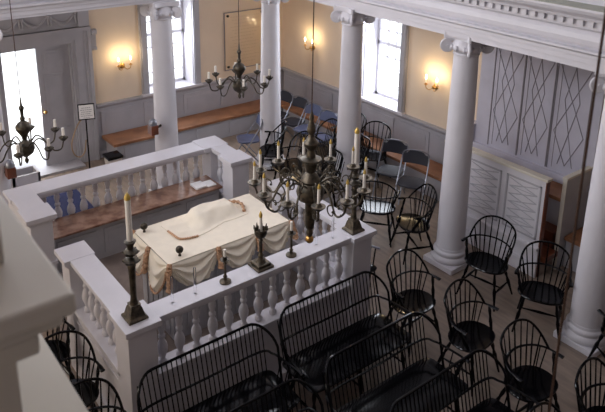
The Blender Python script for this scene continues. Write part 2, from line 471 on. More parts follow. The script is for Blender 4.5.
# ------------------------------------------------------------------ presidents' bench enclosure
enc = thing('bench_enclosure', (-4.7, 7.3, 0), 'pale panelled bench enclosure with fretwork front under the diamond-traced wall', 'enclosure')
EX0, EX1, EY = -5.62, -4.06, 6.97
MB().box(EX0, EX1, EY, EY + .06, .10, 1.31).box(EX0, EX1, EY - .03, EY + .06, 0, .16).box(EX0, EX1, EY - .05, EY + .06, .16, .19) \
    .box(EX0, EX1, EY - .02, EY, .19, .38).box(EX0, EX1, EY - .06, EY, .38, .42).build('front_panel', 'white', enc, bevel=.004)
MB().box(EX0 - .02, EX1 + .02, EY - .03, EY + .085, 1.31, 1.345).build('cap_rail', 'ledge', enc, bevel=.006)
fr = MB()
for a, b in ((-5.56, -5.30), (-5.22, -4.70), (-4.62, -4.12)):
    fr.box(a, b, EY - .012, EY, .50, .52).box(a, b, EY - .012, EY, 1.20, 1.22).box(a, a + .02, EY - .012, EY, .5, 1.22).box(b - .02, b, EY - .012, EY, .5, 1.22)
    n = 3
    wdt = (b - a - .10) ; hz = .64 / n
    for k in range(n):
        z = .54 + k * hz; x0, x1 = a + .05, b - .05
        for (u0, q0, u1, q1) in ((x0, z, x1, z + hz * .5), (x0, z + hz * .5, x1, z), (x0, z + hz * .5, x1, z + hz), (x0, z + hz, x1, z + hz * .5)):
            fr.tube([(u0, EY - .004, q0), (u1, EY - .004, q1)], .0075, 4)
        fr.tube([(x0, EY - .004, z + hz * .5), (x1, EY - .004, z + hz * .5)], .006, 4)
fr.build('fretwork', 'grey', enc)
MB().box(EX1 - .012, EX1 + .004, EY - .004, EY + .064, .0, 1.31).build('end_strip', 'boxwood', enc)
MB().box(EX0, EX1, EY + .06, YN - .1, 0, .20).build('raised_floor', 'pfloor', enc)
MB().box(EX0, EX1 - .03, 7.50, YN - .1, .84, .89).build('seat', 'wood', enc)
MB().box(EX0, EX1 - .04, 7.56, YN - .1, .2, .84).build('seat_front', 'grey', enc)
stp = thing('step_block', (-3.9, 7.3, 0), 'dark brown wooden steps inside the open end of the bench enclosure', 'steps')
MB().box(-4.40, -4.0, 7.03, 7.32, .2, .27).build('lower_step', 'boxwood', stp, bevel=.006)
MB().box(-4.50, -4.10, 7.32, 7.54, .2, .48).build('upper_step', 'boxwood', stp, bevel=.006)
prt = thing('partition', (-4.05, 7.7, 0), 'upright warm-edged partition panel right of the bench enclosure', 'partition')
MB().box(-4.055, -4.01, 7.33, YN - .1, 0, 1.25).build('panel', 'skirt', prt, bevel=.004)
MB().box(-4.065, -4.0, 7.31, YN - .1, 1.25, 1.28).box(-4.058, -4.006, 7.318, 7.33, 0, 1.25).build('cap', 'ledge', prt)

# ------------------------------------------------------------------ wall benches
wb = thing('wall_bench', (-10.5, 6, 0), 'long orange-brown bench along the far left wall under window', 'bench')
MB().box(XW + .05, -10.22, 4.05, YN - .06, .36, .41).build('seat', 'wood', wb, bevel=.006)
m = MB().box(XW + .05, -10.28, 4.12, YN - .06, 0, .36)
for k in range(5): m.box(-10.29, -10.265, 4.25 + k * .7, 4.82 + k * .7, .07, .31)
m.build('front_panel', 'grey', wb)
nb = thing('wall_bench', (-8, 7.7, 0), 'orange-brown bench along the right wall behind the folding chairs', 'bench')
MB().box(-10.2, -5.65, 7.50, YN - .06, .36, .41).build('seat', 'wood', nb, bevel=.006)
MB().box(-10.2, -5.65, 7.56, YN - .06, 0, .36).build('front_panel', 'grey', nb)
nb2 = thing('wall_bench', (-3, 7.7, 0), 'short orange-brown bench seat right of the partition panel', 'bench')
MB().box(-4.0, 1, 7.42, YN - .06, .40, .45).build('seat', 'wood', nb2, bevel=.006)
MB().box(-4.0, 1, 7.48, YN - .06, 0, .40).build('front_panel', 'grey', nb2)

# ------------------------------------------------------------------ central platform with balustrades
PLZ = .40
pl = thing('reading_platform', (-6.0, CY, 0), 'raised brown-floored platform inside the white balustrades', 'platform')
MB().box(-7.35, -4.68, 1.97, 4.24, 0, PLZ).box(-6.73, -6.0, 1.75, 1.97, 0, .22).box(-6.73, -6.0, 4.24, 4.46, 0, .22).build('floor_block', 'pfloor', pl)
BP = [(.036, 0), (.040, .02), (.030, .035), (.022, .045), (.030, .07), (.046, .105), (.050, .135), (.042, .165), (.024, .195), (.021, .205), (.032, .215),
      (.032, .232), (.021, .242), (.026, .26), (.035, .29), (.033, .315), (.022, .335), (.030, .345), (.036, .355), (.036, .375)]
baluster_mesh = None
def baluster(x, y, parent):
    global baluster_mesh
    if baluster_mesh is None:
        o = MB().lathe([(r * .97, z * 1.267) for r, z in BP], n=14).build('baluster', 'white', parent, smooth=True, world=False); baluster_mesh = o.data
    else:
        o = bpy.data.objects.new('baluster', baluster_mesh); col.objects.link(o); o.parent = parent
    o.location = Vector((x, y, .77)) - parent.location
B0, B1 = .87, 1.245          # baluster zone
def cap(m, x0, x1, y0, y1, d=0):
    m.box(x0, x1, y0, y1, 1.285 - d, 1.33 + d); m.box(x0 + .015, x1 - .015, y0 + .015, y1 - .015, 1.265, 1.285); m.box(x0 + .03, x1 - .03, y0 + .03, y1 - .03, 1.24, 1.265)
def mir(y): return 2 * CY - y
# rear section
rb = thing('balustrade', (-7.4, CY, 0), 'white balustrade behind the marbled bench, far side of platform', 'balustrade', 'platform balustrades')
m = MB(); cap(m, -7.61, -7.31, 1.66, 4.46); cap(m, -7.5, -6.95, 1.68, 1.95, .001); cap(m, -7.5, -6.95, 4.22, 4.45, .001); cap(m, -7.03, -6.71, 1.655, 1.98, .003); cap(m, -7.03, -6.71, 4.16, 4.49, .003); cap(m, -7.64, -7.29, 4.12, 4.48, .004)
m.build('cap_rail', 'white', rb, bevel=.005)
m = MB()
m.box(-7.57, -7.36, 1.71, 4.45, 0, .731).box(-7.36, -6.75, 1.71, 1.92, 0, .73).box(-7.36, -6.75, 4.25, 4.45, 0, .73)
m.box(-7.60, -7.34, 1.68, 4.47, .73, .77).box(-7.34, -6.73, 1.68, 1.95, .729, .769).box(-7.34, -6.73, 4.22, 4.47, .729, .769)
m.box(-7.61, -7.55, 1.68, 4.48, 0, .14).box(-7.6, -6.74, 1.67, 1.72, 0, .14)
m.build('dado_panel', 'white', rb, bevel=.004)
for x0, x1, y0, y1 in ((-7.58, -7.35, 1.70, 1.93), (-7.58, -7.35, 4.24, 4.45), (-7.35, -6.74, 1.70, 1.93), (-6.98, -6.74, 4.20, 4.45)):
    MB().box(x0, x1, y0, y1, .0, 1.25).build('pier', 'white', rb, bevel=.004)
for k in range(14): baluster(-7.46, 2.06 + k * .155, rb)
for k in range(3): baluster(-7.26 + k * .125, 4.335, rb)
# front section
fb = thing('balustrade', (-4.6, CY, 0), 'white balustrade nearest the pews, with candlesticks on its rail', 'balustrade', 'platform balustrades')
m = MB(); cap(m, -4.70, -4.48, 1.9, 4.35)
for s in (0, 1):
    def yy(a, b): return (a, b) if not s else (mir(b), mir(a))
    cap(m, -5.80, -4.75, *yy(1.765, 1.995)); cap(m, -4.78, -4.43, *yy(1.745, 2.06), .003); cap(m, -6.02, -5.73, *yy(1.71, 2.01), .003)
m.build('cap_rail', 'white', fb, bevel=.005)
m = MB()
m.box(-4.67, -4.51, 1.9, 4.34, 0, .73).box(-4.69, -4.49, 1.9, 4.34, .73, .77).box(-4.69, -4.46, 1.779, 4.461, 0, .14)
for s in (0, 1):
    m.box(-5.98, -4.67, *yy(1.80, 1.96), 0, .731).box(-5.99, -4.69, *yy(1.775, 1.98), .73, .769).box(-5.99, -4.5, *yy(1.77, 1.84), 0, .139)
    m.box(-5.99, -4.74, *yy(1.785, 1.84), .62, .645)
m.build('dado_panel', 'white', fb, bevel=.004)
for s in (0, 1):
    for x0, x1, y0, y1 in ((-4.74, -4.47, 1.775, 2.03), (-5.98, -5.77, 1.76, 1.97)):
        MB().box(x0, x1, *yy(y0, y1), 0, 1.252).build('pier', 'white', fb, bevel=.004)
for k in range(13): baluster(-4.59, 2.125 + k * .1665, fb)
for s in (0, 1):
    for k in range(7): baluster(-5.68 + k * .145, yy(1.88, 1.88)[0], fb)

# marbled bench inside the platform
ib = thing('platform_bench', (-7.2, CY, PLZ), 'brown marbled bench along the inside of the far balustrade', 'bench')
MB().box(-7.41, -6.98, 1.94, 4.20, .871, .90).build('seat', 'marble', ib, bevel=.006)
m = MB().box(-7.33, -7.06, 1.97, 4.19, PLZ, .871)
for k in range(4):
    a = 2.05 + k * .55
    for e, h in ((0, .012), (.02, .004), (.045, .016)): m.box(-7.07, -7.06 + h, a + e, a + .46 - e, .47 + e, .79 - e)
m.build('front_panel', 'skirt', ib)
# white prayer book left on the bench
bk = thing('folded_paper', (-7.2, 4.0, .9), 'small white open book lying on the marbled bench', 'book')
MB().box(-7.25, -7.07, 3.86, 4.02, .901, .93).build('left_page', 'paper', bk, bevel=.008)
MB().box(-7.22, -7.05, 4.02, 4.15, .901, .92).build('right_page', 'paper', bk, bevel=.008)

# ------------------------------------------------------------------ reading table, cloth and things on it
TX0, TX1, TY0, TY1, TZ = -5.93, -5.19, 2.52, 3.90, 1.29
tb = thing('reading_table', (-5.56, 3.2, PLZ), 'boxy reading table hidden under a cream cloth on the platform', 'table')
m = MB().box(TX0 + .03, TX1 - .03, TY0 + .03, TY1 - .03, PLZ, TZ - .03)
for k in range(12):
    y = TY0 + .08 + k * .11; m.box(TX1 - .035, TX1 - .02, y, y + .08, PLZ + .04, TZ - .08)
for k in range(5):
    x = TX0 + .08 + k * .12; m.box(x, x + .08, TY0 + .02, TY0 + .035, PLZ + .04, TZ - .08)
m.build('body', 'skirt', tb)
MB().box(TX0, TX1, TY0, TY1, TZ - .03, TZ).build('top', 'skirt', tb)
tc = thing('tablecloth', (-5.56, 3.2, TZ), 'cream tablecloth with draped swags and tan fringe', 'tablecloth')
MB().box(TX0 - .02, TX1 + .02, TY0 - .02, TY1 + .02, TZ + .001, TZ + .012).build('top_cloth', 'cloth', tc, bevel=.006)
def swag(p0, p1, out, drop0, drop1, nm='swag'):
    """draped festoon hung between p0 and p1 (top edge), bulging along out"""
    nu, nv = 36, 26; vs = []; fs = []
    p0 = Vector(p0); p1 = Vector(p1); out = Vector(out)
    for th in (0, .006):
        for j in range(nv + 1):
            v = j / nv
            for i in range(nu + 1):
                u = i / nu
                hang = drop0 + (drop1 - drop0) * math.sin(PI * u) ** .62
                z = -hang * v
                ph = hang * v / (drop1 * math.sin(PI * u) ** 1.5 + .05)
                fold = math.sin(min(ph, 2.2) * 2 * PI * 3.1) * .021 * min(1, v * 5) * (.35 + .65 * math.sin(PI * u))
                fold += .007 * math.sin(u * 38) * (1 - math.sin(PI * u)) * v
                bulge = .012 + .05 * math.sin(PI * u) * math.sin(PI * .5 * v) + .015 * v
                p = p0.lerp(p1, u) + out * (bulge + fold - th)
                vs.append((p.x, p.y, p.z + z))
    N = nu + 1; K = (nv + 1) * N
    for j in range(nv):
        for i in range(nu):
            a = j * N + i
            fs.append((a, a + 1, a + N + 1, a + N)); fs.append((K + a, K + a + N, K + a + N + 1, K + a + 1))
    for i in range(nu):
        fs.append((nv * N + i, nv * N + i + 1, K + nv * N + i + 1, K + nv * N + i))
    sw = MB().add(vs, fs).build(nm, 'cloth', tc, smooth=True)
    return sw
def hem(p0, p1, out, drop0, drop1):
    pts = []
    for i in range(25):
        u = i / 24; hang = drop0 + (drop1 - drop0) * math.sin(PI * u) ** .62
        p = Vector(p0).lerp(Vector(p1), u) + Vector(out) * (.03 + .05 * math.sin(PI * u)); pts.append((p.x, p.y, p.z - hang))
    return pts
TC = TZ + .006
FY = [TY0 - .02, 3.03, 3.50, TY1 + .02]
for a, b in zip(FY, FY[1:]):
    swag((TX1 + .02, a, TC), (TX1 + .02, b, TC), (1, 0, 0), .05, .275)
LX = [TX1 + .02, -5.56, TX0 - .02]
for a, b in zip(LX, LX[1:]):
    swag((a, TY0 - .02, TC), (b, TY0 - .02, TC), (0, -1, 0), .06, .37)
    MB().tube(hem((a, TY0 - .02, TC), (b, TY0 - .02, TC), (0, -1, 0), .06, .37), .011, 6).build('fringe_edge', 'fringe', tc, smooth=True)
    swag((a, TY1 + .02, TC), (b, TY1 + .02, TC), (0, 1, 0), .15, .30)
swag((TX0 - .02, TY0, TC), (TX0 - .02, TY1, TC), (-1, 0, 0), .13, .22)
def gather(x, y, dx, dy, ln):            # ruffled fringe fall between two swags
    pts = []; rs = []
    for i in range(15):
        t = i / 14; pts.append((x + dx * (.02 + .06 * t) + .008 * math.sin(i * 2.1), y + dy * (.02 + .06 * t) + .008 * math.cos(i * 1.7), TC + .012 - ln * t)); rs.append(.024 + .008 * math.sin(i * 2.6) + .008 * t)
    MB().tube(pts, rs, 8).build('fringe_fall', 'fringe', tc, smooth=True)
gather(TX1 + .01, TY0 - .01, .9, -.5, .26); gather(TX1 + .02, 3.03, 1, 0, .20); gather(TX1 + .02, 3.50, 1, 0, .18); gather(TX1 + .02, TY1 + .02, .9, .5, .2)
gather(-5.56, TY0 - .02, 0, -1, .26); gather(TX0, TY0, -.5, -.9, .24)
# covered scroll on the table
cs = thing('cloth_cover', (-5.68, 3.2, TZ + .012), 'cream cloth cover with tan fringe lying over a scroll on the table', 'cloth')
def cover():
    A = [(-5.83, 2.80), (-5.50, 2.86), (-5.47, 3.16), (-5.56, 3.60), (-5.86, 3.62), (-5.88, 3.1)]
    nu, nv = 30, 16; vs = []; fs = []
    for th in (0, 1):
        for i in range(nu + 1):
            u = i / nu; y = 2.78 + .86 * u
            xa = -5.86 - .03 * math.sin(PI * u); xb = -5.50 + .05 * math.sin(PI * min(u * 1.6, 1)) - .06 * u
            for j in range(nv + 1):
                v = j / nv; x = xa + (xb - xa) * v
                fl = min(1, max(0, (u - .26) * 7)) * min(1, max(0, (.97 - u) * 12))
                pv = min(1, v * 8) * (1 - .12 * v / .5 if v < .5 else max(0, .88 * (1 - (v - .5) / .42)))
                h = .115 * fl * pv + .014 * max(0, math.sin(v * 14 - u * 9)) * (1 - fl) * min(1, v * 5) * min(1, u * 8)
                h += .004 * math.sin(v * 15 + u * 22) * (1 if h > .02 else .2)
                z = TZ + .013 + (max(h, .004) if th else 0)
                vs.append((x + .01 * math.sin(u * 9), y + .03 * (v - .5), z))
    N = nv + 1; K = (nu + 1) * N
    for i in range(nu):
        for j in range(nv):
            a = i * N + j; fs += [(K + a, K + a + 1, K + a + N + 1, K + a + N), (a, a + N, a + N + 1, a + 1)]
    for i in range(nu):
        for j in (0, nv): a = i * N + j; fs.append((a, a + N, K + a + N, K + a))
    for j in range(nv):
        for i in (0, nu): a = i * N + j; fs.append((a, a + 1, K + a + 1, K + a))
    MB().add(vs, fs).build('cover', 'cloth', cs, smooth=True)
    pts = [(-5.72, 2.775, TZ + .022), (-5.60, 2.785, TZ + .022), (-5.51, 2.80, TZ + .024), (-5.465, 2.88, TZ + .024), (-5.45, 2.98, TZ + .022)]
    p = cr(pts, 8); MB().tube(p, [.011 + .003 * math.sin(i * 3.1) for i in range(len(p))], 8).build('fringe', 'fringe', cs, smooth=True)
    p = cr([(-5.88, 3.60, TZ + .03), (-5.80, 3.66, TZ + .05), (-5.70, 3.67, TZ + .05), (-5.60, 3.63, TZ + .03)], 6)
    MB().tube(p, [.016 + .006 * math.sin(i * 1.9) for i in range(len(p))], 8).build('fringe', 'fringe', cs, smooth=True)
cover()
for x, y, lb in ((-5.86, 2.58, 'dark round knob at the far left corner of the tablecloth'), (-5.25, 2.66, 'dark round knob at the near left corner of the tablecloth')):
    k = thing('knob', (x, y, TZ + .012), lb, 'knob', 'dark knobs on the table')
    MB().lathe([(.016, 0), (.014, .01), (.009, .03), (.012, .042)], (x, y, TZ + .012), 10).build('stem', 'dbronze', k, smooth=True)
    MB().ball((x, y, TZ + .078), .038, 16).build('ball', 'dbronze', k, smooth=True)

# ------------------------------------------------------------------ candlesticks on the rail
RZ = 1.33
def candle(m, mt, x, y, z, h, r):
    m.lathe([(r, 0), (r * .92, h)], (x, y, z), 12)
    mt.lathe([(r * .9, 0), (r * 1.1, .018), (r * .7, .04), (.002, .062)], (x, y, z + h), 10)
def pier_candlestick(x, y, lb):
    o = thing('candlestick', (x, y, RZ), lb, 'candlestick', 'tall candlesticks on the front piers')
    MB().add([(x + a * s, y + b * s, RZ + z) for s, z in ((.085, 0), (.085, .02), (.065, .035), (.05, .10), (.04, .12), (.045, .135)) for a, b in ((-1, -1), (1, -1), (1, 1), (-1, 1))],
             [(3, 2, 1, 0), (20, 21, 22, 23)] + [(4 * i + k, 4 * i + (k + 1) % 4, 4 * i + 4 + (k + 1) % 4, 4 * i + 4 + k) for i in range(5) for k in range(4)]).build('foot', 'bronze', o, bevel=.004)
    MB().lathe([(.036, .135), (.03, .16), (.026, .20), (.027, .35), (.031, .46), (.035, .48), (.026, .50)], (x, y, RZ), 16).build('shaft', 'bronze', o, smooth=True)
    f = MB()
    for z, r in ((.50, .062), (.58, .058)):
        f.lathe([(.02, z - .01), (r * .7, z + .005), (r, z + .035), (r * .75, z + .05), (.03, z + .06)], (x, y, RZ), 12)
        for k in range(6):
            a = k * PI / 3; f.tube([(x + r * .6 * math.cos(a), y + r * .6 * math.sin(a), RZ + z + .02), (x + r * 1.2 * math.cos(a), y + r * 1.2 * math.sin(a), RZ + z + .035)], [.02, .005], 5)
    f.lathe([(.028, .63), (.024, .66), (.04, .69), (.048, .705), (.03, .715)], (x, y, RZ), 12)
    f.build('leaf_cup', 'dbronze', o, smooth=True)
    c = MB(); t = MB(); candle(c, t, x, y, RZ + .71, .36, .025)
    c.build('candle', 'candle', o, smooth=True); t.build('candle_tip', 'gold', o, smooth=True)
pier_candlestick(-4.60, 1.90, 'tall bronze candlestick with thick candle on the near left pier')
pier_candlestick(-4.58, 4.30, 'tall bronze candlestick on the right pier, behind the chandelier arms')
# goblet-shaped candlestick
x, y = -4.60, 3.16
o = thing('candlestick', (x, y, RZ), 'bronze candlestick with goblet cup on square foot, mid rail', 'candlestick')
MB().box(x - .09, x + .09, y - .09, y + .09, RZ, RZ + .025).box(x - .07, x + .07, y - .07, y + .07, RZ + .025, RZ + .05).build('foot', 'bronze', o, bevel=.006)
MB().lathe([(.05, .05), (.03, .075), (.022, .10), (.03, .12), (.018, .14), (.016, .26), (.024, .275), (.014, .29), (.02, .30)], (x, y, RZ), 14).build('shaft', 'bronze', o, smooth=True)
g = MB().lathe([(.02, .30), (.045, .315), (.058, .345), (.062, .39), (.055, .39), (.05, .35), (.01, .33)], (x, y, RZ), 16)
for k in range(8):
    a = k * PI / 4; g.tube([(x + .058 * math.cos(a), y + .058 * math.sin(a), RZ + .385), (x + .064 * math.cos(a), y + .064 * math.sin(a), RZ + .425)], [.012, .003], 5)
g.build('goblet', 'bronze', o, smooth=True)
c = MB(); t = MB(); candle(c, t, x, y, RZ + .34, .17, .017); c.build('candle', 'candle', o, smooth=True); t.build('candle_tip', 'gold', o, smooth=True)
def small_stick(x, y, h, ch, lb):
    o = thing('candlestick', (x, y, RZ), lb, 'candlestick', 'small candlesticks on the front rail')
    MB().lathe([(.052, 0), (.052, .014), (.04, .022), (.02, .03), (.014, .045), (.02, .06), (.012, .075), (.011, h - .05), (.018, h - .04), (.012, h - .02)], (x, y, RZ), 16).build('stem', 'bronze', o, smooth=True)
    MB().lathe([(.012, h - .02), (.042, h - .005), (.045, h), (.02, h), (.017, h + .03), (.014, h + .03)], (x, y, RZ), 16).build('drip_pan', 'dbronze', o, smooth=True)
    MB().lathe([(.0135, h + .02), (.0125, h + ch)], (x, y, RZ), 10).build('candle', 'candle', o, smooth=True)
small_stick(-4.58, 2.76, .23, .10, 'small candlestick with short white candle, left of the goblet candlestick')
small_stick(-4.58, 3.50, .24, .12, 'small candlestick right of the goblet candlestick, below chandelier')
for y, lb in ((2.24, 'leftmost clear acrylic post on the rail cap'), (2.46, 'clear acrylic post beside the left small candlestick'),
              (3.82, 'clear acrylic post on the rail right of the small candlestick'), (4.03, 'clear acrylic post on the rail nearest the right pier')):
    tag(MB().lathe([(.012, 0), (.012, .25), (.009, .255)], (-4.59, y, RZ), 12).build('acrylic_post', 'glassy', smooth=True), lb, 'post', 'clear posts on the front rail')

# ------------------------------------------------------------------ chandeliers
def chandelier(x, y, ztip, n, rad, top, label, group, big=False):
    """ztip = height of the candle tips"""
    zb = ztip - (.42 if big else .38)
    o = thing('chandelier', (x, y, zb), label, 'chandelier', group)
    bm = 'bronze' if big else 'dbronze'
    MB().lathe([(.0045, 0), (.0045, top - (ztip + .25))], (x, y, ztip + .25), 6).build('rod', 'rodbrown', o)
    k = 1.0
    if big:
        pr = [(.004, -.36), (.018, -.345), (.03, -.31), (.02, -.28), (.035, -.26), (.04, -.22), (.04, -.05), (.05, -.03), (.10, .0), (.115, .06), (.10, .11), (.07, .14), (.08, .16), (.06, .20), (.035, .23),
              (.045, .27), (.055, .31), (.085, .33), (.085, .345), (.04, .36), (.03, .42), (.055, .45), (.06, .48), (.03, .52), (.022, .55), (.038, .58), (.03, .62), (.014, .66), (.02, .69), (.006, .74)]
        zb2 = ztip - .33
    else:
        pr = [(.004, -.17), (.016, -.155), (.024, -.13), (.010, -.10), (.03, -.085), (.075, -.05), (.095, .0), (.085, .05), (.035, .08), (.022, .10), (.03, .14), (.055, .18), (.078, .22), (.08, .25), (.055, .285),
              (.02, .31), (.028, .335), (.016, .36), (.018, .42), (.03, .45), (.012, .48), (.006, .56)]
        zb2 = ztip - .23
    MB().lathe(pr, (x, y, zb2), 20).build('body', bm, o, smooth=True)
    if big: MB().ball((x, y, zb2 - .37), .035).build('finial', 'brass', o, smooth=True)
    zc = ztip - (.165 if big else .13)      # candle foot
    for i in range(n):
        a = 2 * PI * i / n + (R(-1) if big else R(20))
        d = Vector((math.cos(a), math.sin(a), 0)); e = Vector((-d.y, d.x, 0))
        C = Vector((x, y, 0))
        def P(r, z, s=0): return C + d * r + e * s + Vector((0, 0, z))
        z0 = zb2 + (.10 if big else .03)
        arm = cr([P(.05, z0), P(rad * .35, z0 + .07), P(rad * .55, zc - .05), P(rad * .72, zc - .14 - (.04 if big else 0)), P(rad * .92, zc - .13), P(rad, zc - .03)], 6)
        am = MB().tube(arm, .0085 if big else .008, 6)
        if big:
            for s0, z1, sg in ((rad * .45, zc - .02, 1), (rad * .62, zc - .12, -1), (rad * .82, zc - .15, 1)):
                cur = []
                for q in range(13):
                    th = q / 12 * 1.6 * PI; rr = .055 * (1 - .6 * q / 12)
                    cur.append(P(s0 + rr * math.sin(th) * sg, z1 + sg * .045 - rr * math.cos(th) * sg, .01 * sg))
                am.tube(cur, [.007 * (1 - .4 * q / 12) for q in range(13)], 5)
                am.ball(cur[-1], .011, 6)
        ao = am.build('arm', bm, o, smooth=True)
        p = P(rad, 0)
        MB().lathe([(.008, zc - .05), (.03, zc - .03), (.052 if big else .046, zc - .012), (.056 if big else .05, zc - .004), (.03, zc - .002), (.02, zc + .012), (.017, zc + .02), (.008, zc + .02)], (p.x, p.y, 0), 12).build('drip_pan', bm, ao, smooth=True)
        h = .165 if big else .10
        cw = .0125 if big else .016
        MB().lathe([(cw, zc), (cw * .92, zc + h - (.03 if big else 0))], (p.x, p.y, 0), 10).build('candle', 'candle', ao, smooth=True)
        if big: MB().lathe([(.010, zc + h - .03), (.0125, zc + h - .015), (.002, zc + h + .012)], (p.x, p.y, 0), 8).build('candle_tip', 'gold', ao, smooth=True)
    return o
chandelier(-3.84, CY, 2.69, 12, .445, TOP, 'large bronze chandelier with twelve white candles hanging over the front rail', None, True)
ch = chandelier(-6.94, 4.45, 2.47, 8, .385, TOP, 'small dark chandelier hanging in front of the wall tablet', 'small corner chandeliers')
for (x, y, dz, lb) in ((-6.94, 1.79, -.19, 'small chandelier silhouetted against the bright open doorway'), (-.94, 1.80, 0, 'nearest chandelier, only its long brown rod crossing at right')):
    c = copy_tree(ch); c.location = (x, y, ch.location.z + dz); c['label'] = lb

# ------------------------------------------------------------------ windsor chairs
def turned(p0, p1, rs):
    p0 = Vector(p0); p1 = Vector(p1); n = len(rs) - 1
    return [p0.lerp(p1, i / n) for i in range(n + 1)], rs
LEG = [.013, .015, .020, .012, .022, .018, .014, .012, .010]
def seat_mesh(m, hx, hy, e, xc=0):
    rings = []
    def out(s, z):
        pts = []
        for k in range(32):
            a = 2 * PI * k / 32; c, q = math.cos(a), math.sin(a)
            x = hx * s * (abs(c) ** (2 / e)) * (1 if c > 0 else -1); y = hy * s * (abs(q) ** (2 / e)) * (1 if q > 0 else -1)
            if c < 0: y *= (1 - .12 * abs(c) * (1 if e < 4 else 0))
            pts.append((xc + x, y, z))
        return pts
    rings = [out(.88, .415), out(.99, .432), out(1, .443), out(.97, .452), out(.80, .444), out(.4, .438), out(.05, .438)]
    vs = sum(rings, []); fs = [tuple(range(32))[::-1], tuple(range(32 * 6, 32 * 7))]
    for i in range(6):
        for k in range(32): fs.append((i * 32 + k, i * 32 + (k + 1) % 32, (i + 1) * 32 + (k + 1) % 32, (i + 1) * 32 + k))
    return m.add(vs, fs)
def make_chair():
    o = thing('windsor_chair', (0, 0, 0), 'black chair', 'chair')
    kw = dict(smooth=True, world=False)
    seat_mesh(MB(), .205, .255, 2.5).build('seat', 'black', o, **kw)
    for sx, sy in ((1, 1), (1, -1), (-1, 1), (-1, -1)):
        p, r = turned((.12 * sx if sx > 0 else -.11, .165 * sy, .42), (.21 if sx > 0 else -.25, .245 * sy, 0), LEG)
        MB().tube(p, r, 8).build('leg', 'black', o, **kw)
    for sy in (1, -1):
        p, r = turned((.165, .205 * sy, .19), (-.18, .205 * sy, .19), [.008, .012, .017, .012, .008]); MB().tube(p, r, 7).build('stretcher', 'black', o, **kw)
    p, r = turned((0, .20, .19), (0, -.20, .19), [.008, .012, .017, .012, .008]); MB().tube(p, r, 7).build('stretcher', 'black', o, **kw)
    # arm rail: bow in plan at z .68
    def armp(t):      # t -1..1, 0 = middle of the back
        a = t * 1.74
        x = -.20 + .215 * (1 - math.cos(a)) ; y = .275 * math.sin(min(abs(a), PI / 2)) * (1 if t > 0 else -1)
        if abs(a) > PI / 2: y += (.035 * (abs(a) - PI / 2)) * (1 if t > 0 else -1)
        x = -.20 + .215 * (1 - math.cos(a)) + (max(0, abs(a) - PI / 2) * .35)
        return Vector((x, y, .68 - .012 * abs(t)))
    pts = [armp(t / 16) for t in range(-16, 17)]
    rs = [.013] * 33
    for k in (0, 1, 32, 31): rs[k] = .022
    MB().tube(pts, rs, 8, .6).build('arm_rail', 'black', o, **kw)
    # back bow
    def bow(t):       # 0..PI
        y = -.262 * math.cos(t) * (1 + .10 * math.sin(t)); h = math.sin(t) ** .8
        return Vector((-.03 - .09 * min(1, h * 1.5) - .12 * h, y, .675 + .265 * h))
    MB().tube([bow(PI * k / 28) for k in range(29)], .0115, 8).build('back_bow', 'black', o, **kw)
    n = 9
    for k in range(n):
        t = PI * (k + 1.0) / (n + 1); b = bow(t)
        s = Vector((-.165 + .06 * abs(math.cos(t)) ** 2, b.y * .70, .44))
        MB().tube([s, s.lerp(b, .45), b], [.007, .0085, .0055], 6).build('spindle', 'black', o, **kw)
    for sy in (1, -1):
        for u, ysc in ((.45, 0), (.56, 0)):
            b = armp(sy * u * 1.28); s = Vector((b.x * .8 - .02, sy * .205, .44))
            MB().tube([s, b], .0065, 6).build('spindle', 'black', o, **kw)
        a = armp(sy * .90)
        p, r = turned((.105, .205 * sy, .44), tuple(a), [.012, .016, .02, .012, .018, .012]); MB().tube(p, r, 8).build('arm_post', 'black', o, **kw)
    return o
chair = make_chair()
GR = 'black spindle-backed armchairs'
CH = [(-4.22, 6.14, -80, 'black windsor armchair in front of the bench enclosure, beside the column base'),
      (-3.48, 6.14, -62, 'black windsor armchair between bench enclosure and right column'),
      (-4.21, 4.87, 0, 'black windsor armchair with blue-white gleam on seat beside second pew'),
      (-3.48, 4.93, 6, 'black windsor armchair left of the column base, end of middle row'),
      (-2.74, 4.84, -4, 'black windsor armchair crossed by the long rod at lower right'),
      (-2.06, 4.90, 4, 'black windsor armchair cut off in the bottom right corner'),
      (-2.02, 4.10, 0, 'black windsor armchair of which only the bow top shows at bottom edge'),
      (-2.55, 6.22, 150, 'black windsor armchair cut off at right edge beside the last column'),
      (-5.39, 6.13, -114, 'black windsor armchair nearest the third column, small orange gleam on seat'),
      (-5.99, 6.05, 128, 'black windsor armchair with bright seat just right of the pier candlestick'),
      (-7.33, 7.22, -70, 'black windsor armchair under right window, left of folding chairs'),
      (-7.93, 7.24, -80, 'black windsor armchair under right window, partly behind the second column'),
      (-5.72, 1.42, 4, 'black windsor armchair beside platform at left, blue gleam on seat'),
      (-5.06, 1.44, -4, 'black windsor armchair against the platform side at lower left'),
      (-4.36, 1.40, 0, 'black windsor armchair at lower left with only its bow showing'),
      (-8.42, 6.0, -125, 'black windsor armchair beside the far corner column, orange gleam on seat'),
      ]
for x, y, a, lb in CH: place(chair, (x, y, 0), R(a), lb, GR)

